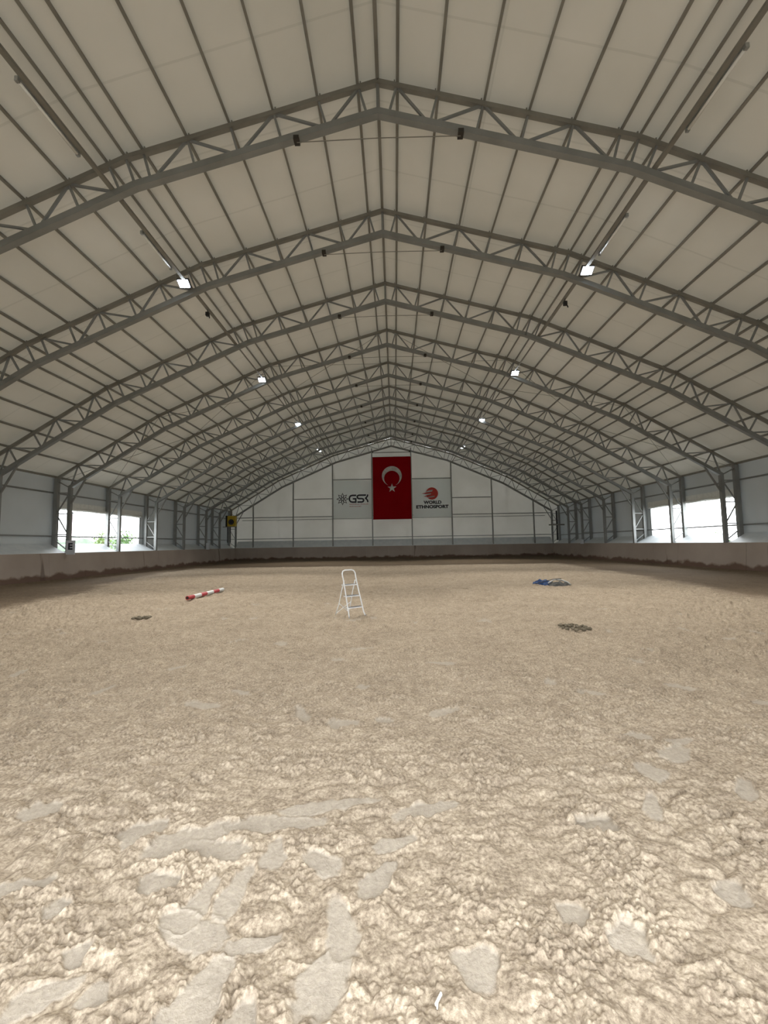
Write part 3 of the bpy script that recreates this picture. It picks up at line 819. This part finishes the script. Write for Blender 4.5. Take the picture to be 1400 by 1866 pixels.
# ================================================================== THINGS ON THE WALLS
YEL = noise_mat('yellow_enamel', (.52, .36, .02), (.60, .42, .03), 3, .45)
t = empty('space_heater', (-17.55, 43.75, 3.82))
MB().box(-.43, .43, -.02, .45, 0, 1.12).build('cabinet', YEL, t, bevel=.03)
MB().box(-.62, -.44, .0, .5, -.02, 1.16).build('side_box', DARK, t, bevel=.02)
g_ = MB(); g_.tube([(0, -.02, .46), (0, -.07, .46)], .30, 28); g_.build('fan_opening', DARK, t)
for r in (.10, .18, .255):
    MB().tube([(r*math.cos(a), -.085, .46+r*math.sin(a)) for a in np.linspace(0, 2*PI, 24, endpoint=False)], .009, 5, closed=True).build('grille_ring', STEEL_D, t)
MB().tube([(-.1, .25, 1.1), (-.1, .25, 1.75), (-.35, .25, 2.0), (-.95, .25, 2.05)], .09, 14).build('flue', STEEL_D, t, smooth=True)
for x in (-.48, -.18): MB().tube([(x, .25, .02), (x, .25, -1.75)], .045, 8).build('leg', DARK, t)
MB().box(-.95, .3, .1, .35, -.08, -.02).build('shelf', STEEL_D, t)
tag(t, 'yellow space heater with round black fan in the far left corner', 'heater')

t = empty('wall_stand', (17.15, 43.9, 2.0))
MB().box(-.06, .06, -.06, .06, -.2, 2.9).build('post', DARK, t)
MB().box(-.8, .75, -.12, .12, 1.35, 1.47).build('shelf', STEEL_D, t)
MB().box(-.5, .2, -.05, .05, 1.85, 1.92).build('crossbar', STEEL_D, t)
tag(t, 'dark post with a narrow shelf in the far right corner', 'stand')

BOARD = mat('letter_board_white', (.62, .66, .72), .5)
def board(x, y, z, w_, h_, label, letter=None, rz=0):
    t = empty('letter_board', (x, y, z), rz)
    MB().box(-w_/2, w_/2, -.04, .04, 0, h_).build('board', BOARD, t, bevel=.008)
    if letter:
        cu = text_part(letter, .48, NAVY, 'letter', t, 0, h_*.58, .20, .02)
        for v_ in cu.data.vertices: v_.co.y += .006
    tag(t, label, 'letter board', 'letter boards on the kick walls')
board(XR-17.35, 21.95, 1.36, .40, .76, 'white arena board with dark letter E on the left kick wall', 'E', math.radians(22))
board(XR-17.4, 38.5, 1.40, .30, .62, 'small distant white arena board on top of the left kick wall', None, math.radians(15))
board(XR+17.4, 38.3, 1.40, .28, .40, 'small distant white arena board on top of the right kick wall', None, math.radians(-15))

# ================================================================== THINGS ON THE SAND
def rail_tube(b, pts, r, n=10): b.tube(pts, r, n)
STEP_M = mat('ribbed_step_rubber', (.10, .10, .11), .7)
t = empty('step_ladder', (-1.09, 9.75, 0), math.radians(38))
def fr(s, z):   # front rail: foot at y=-.33, leans back, narrows upward
    return (s*(.205-.03*min(z, .8)/.8), -.33+.36*z/1.0, z)
pts = [(-.225, -.355, 0)] + [fr(-1, z) for z in (.10, .3, .55, .8)] + [(-.175, 0.0, .90), (-.178, .02, .98), (-.15, .035, 1.035), (-.09, .04, 1.055), (.09, .04, 1.055), (.15, .035, 1.035), (.178, .02, .98), (.18, 0.0, .90)] + [fr(1, z) for z in (.8, .55, .3, .10)] + [(.225, -.355, 0)]
MB().tube(pts, .015, 10).build('front_frame', WHITE, t, smooth=True)
for s in (-1, 1):
    MB().tube([(s*.150, -.02, .82), (s*.155, .10, .55), (s*.162, .20, .27), (s*.185, .33, 0)], .012, 8).build('rear_leg', WHITE, t, smooth=True)
MB().tube([(-.158, .21, .28), (.185, .33, .02)], .008, 6).build('cross_brace', WHITE, t)
MB().tube([(.158, .21, .28), (-.175, .32, .03)], .008, 6).build('cross_brace', WHITE, t)
for z, dp in ((.225, .11), (.475, .12), (.725, .14)):
    y = -.33+.36*z; wx = .205-.03*z/.8
    s_ = MB().box(-wx+.01, wx-.01, y-.02, y+dp, z-.022, z).build('step', WHITE, t)
    MB().box(-wx+.02, wx-.02, y-.012, y+dp-.01, z, z+.006).build('step_tread', STEP_M, s_)
for s in (-1, 1):
    MB().tube([(s*.226, -.357, -.005), (s*.222, -.348, .04)], .019, 10).build('foot_cap', mat('grey_rubber', (.35, .34, .32), .8), t)
tag(t, 'small white folding step ladder with three steps standing on the sand', 'ladder')

pr = noise_mat('pole_red', (.36, .02, .035), (.45, .04, .05), 8, .5)
pw = noise_mat('pole_white', (.60, .62, .62), (.72, .74, .74), 8, .5)
t = empty('jump_pole', (-6.46, 12.75, .085), math.radians(-2.6))
y = 0
for k, L in enumerate((.36, .42, .38, .45, .42, .36)):
    b = MB(); b.tube([(0, y, 0), (0, y+L, 0)], .062, 20)
    b.build('painted_band', pr if k % 2 == 0 else pw, t, smooth=False); y += L
MB().tube([(0, -.004, 0), (0, .0, 0)], .042, 16).build('pole_end', PLATE, t)
tag(t, 'red and white striped jump pole lying on the sand at left', 'jump pole')

BLUE = noise_mat('blue_cloth', (.006, .03, .12), (.02, .08, .24), 9, .8, bump=.02)
GREYC = noise_mat('dark_grey_cloth', (.035, .035, .035), (.10, .10, .095), 7, .85, bump=.02)
t = empty('horse_blanket', (5.95, 16.2, 0), math.radians(-14))
def heap(name, m, cx, cy_, lx, ly, h, seed, rz=0):
    v, f = [], []; nx, ny = 36, 18; rr = math.radians(rz)
    for j in range(ny+1):
        for i in range(nx+1):
            u = i/nx*2-1; w_ = j/ny*2-1
            k = max(0, 1-(abs(u)**2.4+abs(w_)**2.4))**.45
            z = h*k*(.7+.3*math.sin(u*9+seed)*math.cos(w_*5+seed*2)+.22*math.sin(w_*13+u*4+seed)) - .015
            x, y = u*lx, w_*ly*(1+.15*math.sin(u*5+seed))
            v.append((cx+x*math.cos(rr)-y*math.sin(rr), cy_+x*math.sin(rr)+y*math.cos(rr), z))
    for j in range(ny):
        for i in range(nx): a = j*(nx+1)+i; f.append((a, a+1, a+nx+2, a+nx+1))
    return MB().add(v, f).build(name, m, t, smooth=True)
heap('blue_side', BLUE, -.25, .1, .36, .45, .19, 1.0, 5)
heap('grey_lining', GREYC, .28, -.28, .42, .36, .15, 2.4, -32)
MB().tube([(-.10, -.36, .09), (.02, -.30, .15), (.14, -.12, .19), (.22, .05, .17)], .022, 8).build('white_binding', WHITE, t, smooth=True)
MB().tube([(.25, .12, .18), (.45, -.08, .165), (.60, -.32, .11), (.66, -.5, .05)], .03, 8).build('pale_hem', noise_mat('pale_hem_cloth', (.45, .46, .45), (.55, .56, .55), 5, .8), t, smooth=True)
tag(t, 'crumpled blue and grey horse blanket with white binding on the sand at right', 'blanket')
b = MB(); b.tube([(5.22, 16.0, .03), (5.6, 16.0, .12), (6.0, 15.95, .225), (6.28, 15.9, .245)], .014, 7)
tag(b.build('riding_whip', DARK), 'thin dark stick lying across the crumpled blue blanket', 'stick')

DUNG = noise_mat('dry_droppings', (.11, .09, .06), (.20, .17, .12), 14, .95)
def dung(cx, cy_, rx, ry, n_, seed, label):
    rg = random.Random(seed); b = MB()
    for _ in range(n_):
        a = rg.uniform(0, 2*PI); r = math.sqrt(rg.random()); x = cx+rx*r*math.cos(a); y = cy_+ry*r*math.sin(a); s = rg.uniform(.018, .04)
        pts = []
        for k in range(6):
            for l in range(4):
                th, ph = 2*PI*k/6, PI*(l+.5)/4; q_ = s*rg.uniform(.8, 1.15)
                pts.append((x+q_*1.3*math.cos(th)*math.sin(ph), y+q_*math.sin(th)*math.sin(ph), .022+q_*.7*math.cos(ph)))
        f = [(k*4+l, ((k+1) % 6)*4+l, ((k+1) % 6)*4+l+1, k*4+l+1) for k in range(6) for l in range(3)]
        f += [tuple(k*4 for k in range(6)), tuple(k*4+3 for k in reversed(range(6)))]
        b.add(pts, f)
    tag(b.build('horse_droppings', DUNG, smooth=True), label, 'droppings', 'patches of droppings on the sand')
dung(-5.98, 9.68, .21, .16, 44, 1, 'dark patch of dry horse droppings left of the ladder')
dung(3.36, 8.06, .28, .28, 50, 2, 'scattered patch of dry horse droppings on the right')
b = MB(); b.beam((.115, 1.60, .012), (.140, 1.63, .022), .006, .010, (0, 0, 1)); b.beam((.120, 1.59, .010), (.126, 1.615, .02), .005, .006, (0, 0, 1))
tag(b.build('wood_chip', noise_mat('pale_wood', (.7, .66, .58), (.8, .77, .7), 40, .8)), 'tiny pale wood chip on the sand at the bottom of the photo', 'wood chip')

# ================================================================== OUTSIDE THE OPENINGS
LEAF = noise_mat('leaves', (.04, .085, .025), (.08, .14, .04), 4, .8)
LEAF2 = noise_mat('yellow_green_leaves', (.07, .12, .03), (.12, .17, .05), 4, .8)
BARK = mat('bark', (.12, .08, .05), .9)
def tree(x, y, h, r, label, m=LEAF, seed=0):
    rg = random.Random(seed); t = empty('garden_tree', (x, y, -.15))
    MB().tube([(0, 0, 0), (.05, 0, h*.35), (0, .05, h*.7)], [r*.09, r*.07, r*.03], 8).build('trunk', BARK, t)
    b = MB()
    for _ in range(520):
        a = rg.uniform(0, 2*PI); u = rg.uniform(-1, 1); q_ = rg.random()**.33*r*(.8+.3*math.sin(a*3+u*4))
        c = Vector((q_*math.cos(a)*math.sqrt(1-u*u), q_*math.sin(a)*math.sqrt(1-u*u), h*.62+q_*u*.42*h/r))
        s = r*rg.uniform(.07, .14); d1 = Vector((rg.gauss(0, 1), rg.gauss(0, 1), rg.gauss(0, 1))).normalized(); d2 = d1.orthogonal().normalized()
        b.add([c+d1*s, c+d2*s*.6, c-d1*s, c-d2*s*.6], [(0, 1, 2, 3)])
    b.build('crown', m, t)
    tag(t, label, 'tree', 'small trees outside the openings')
tree(-44, 61, 4.6, 1.5, 'small green tree seen through the left opening, left of the pair', LEAF2, 1)
tree(-43.0, 64.5, 4.4, 1.7, 'fuller green tree seen through the left opening, right of the pair', LEAF, 2)
tree(38, 49.5, 2.9, 1.3, 'low green bush seen through the right opening, left of the pair', LEAF, 3)
tree(39.5, 47, 2.7, 1.2, 'low yellowish bush seen through the right opening, right of the pair', LEAF2, 4)
b = MB(); rg = random.Random(5)
v, f = [], []
n = 60
for i in range(n+1):
    y = 50+38*i/n; hgt = 3.1+.5*math.sin(i*.5)+rg.uniform(-.2, .2)
    v += [(-58, y, -.15), (-58, y, hgt), (-60.5, y, hgt+.2), (-60.5, y, -.15)]
for i in range(n):
    for j in range(3): f.append((i*4+j, i*4+j+1, i*4+j+5, i*4+j+4))
tag(b.add(v, f).build('hedge', noise_mat('hedge_leaves', (.10, .135, .10), (.14, .17, .135), 1.2, .9)), 'long pale green hedge beyond the left opening', 'hedge')
RP = mat('red_paint', (.5, .05, .05), .5)
for x, ys_, side in ((-23.5, (25.0, 40.0), 'left'), (22.5, (24.0, 38.0), 'right')):
    t = empty('railing', (x, 0, 0))
    for z in (1.2, 1.95): MB().tube([(0, ys_[0], z), (0, ys_[1], z)], .03, 6).build('rail', GALV, t)
    y = ys_[0]
    while y <= ys_[1]: MB().tube([(0, y, -.15), (0, y, 2.0)], .035, 6).build('post', GALV, t); y += 2.5
    tag(t, 'metal railing outside the %s opening' % side, 'railing', 'railings outside')
t = empty('shelter_post', (-19.35, 24.05, 0)); MB().box(-.07, .07, -.07, .07, -.15, 3.9).build('post', noise_mat('pinkish_paint', (.42, .28, .32), (.48, .33, .36), 2, .6), t)
MB().box(-.10, .10, -.10, .10, 3.75, 3.85).build('cap', STEEL, t)
tag(t, 'pinkish post standing just outside the left opening', 'post')
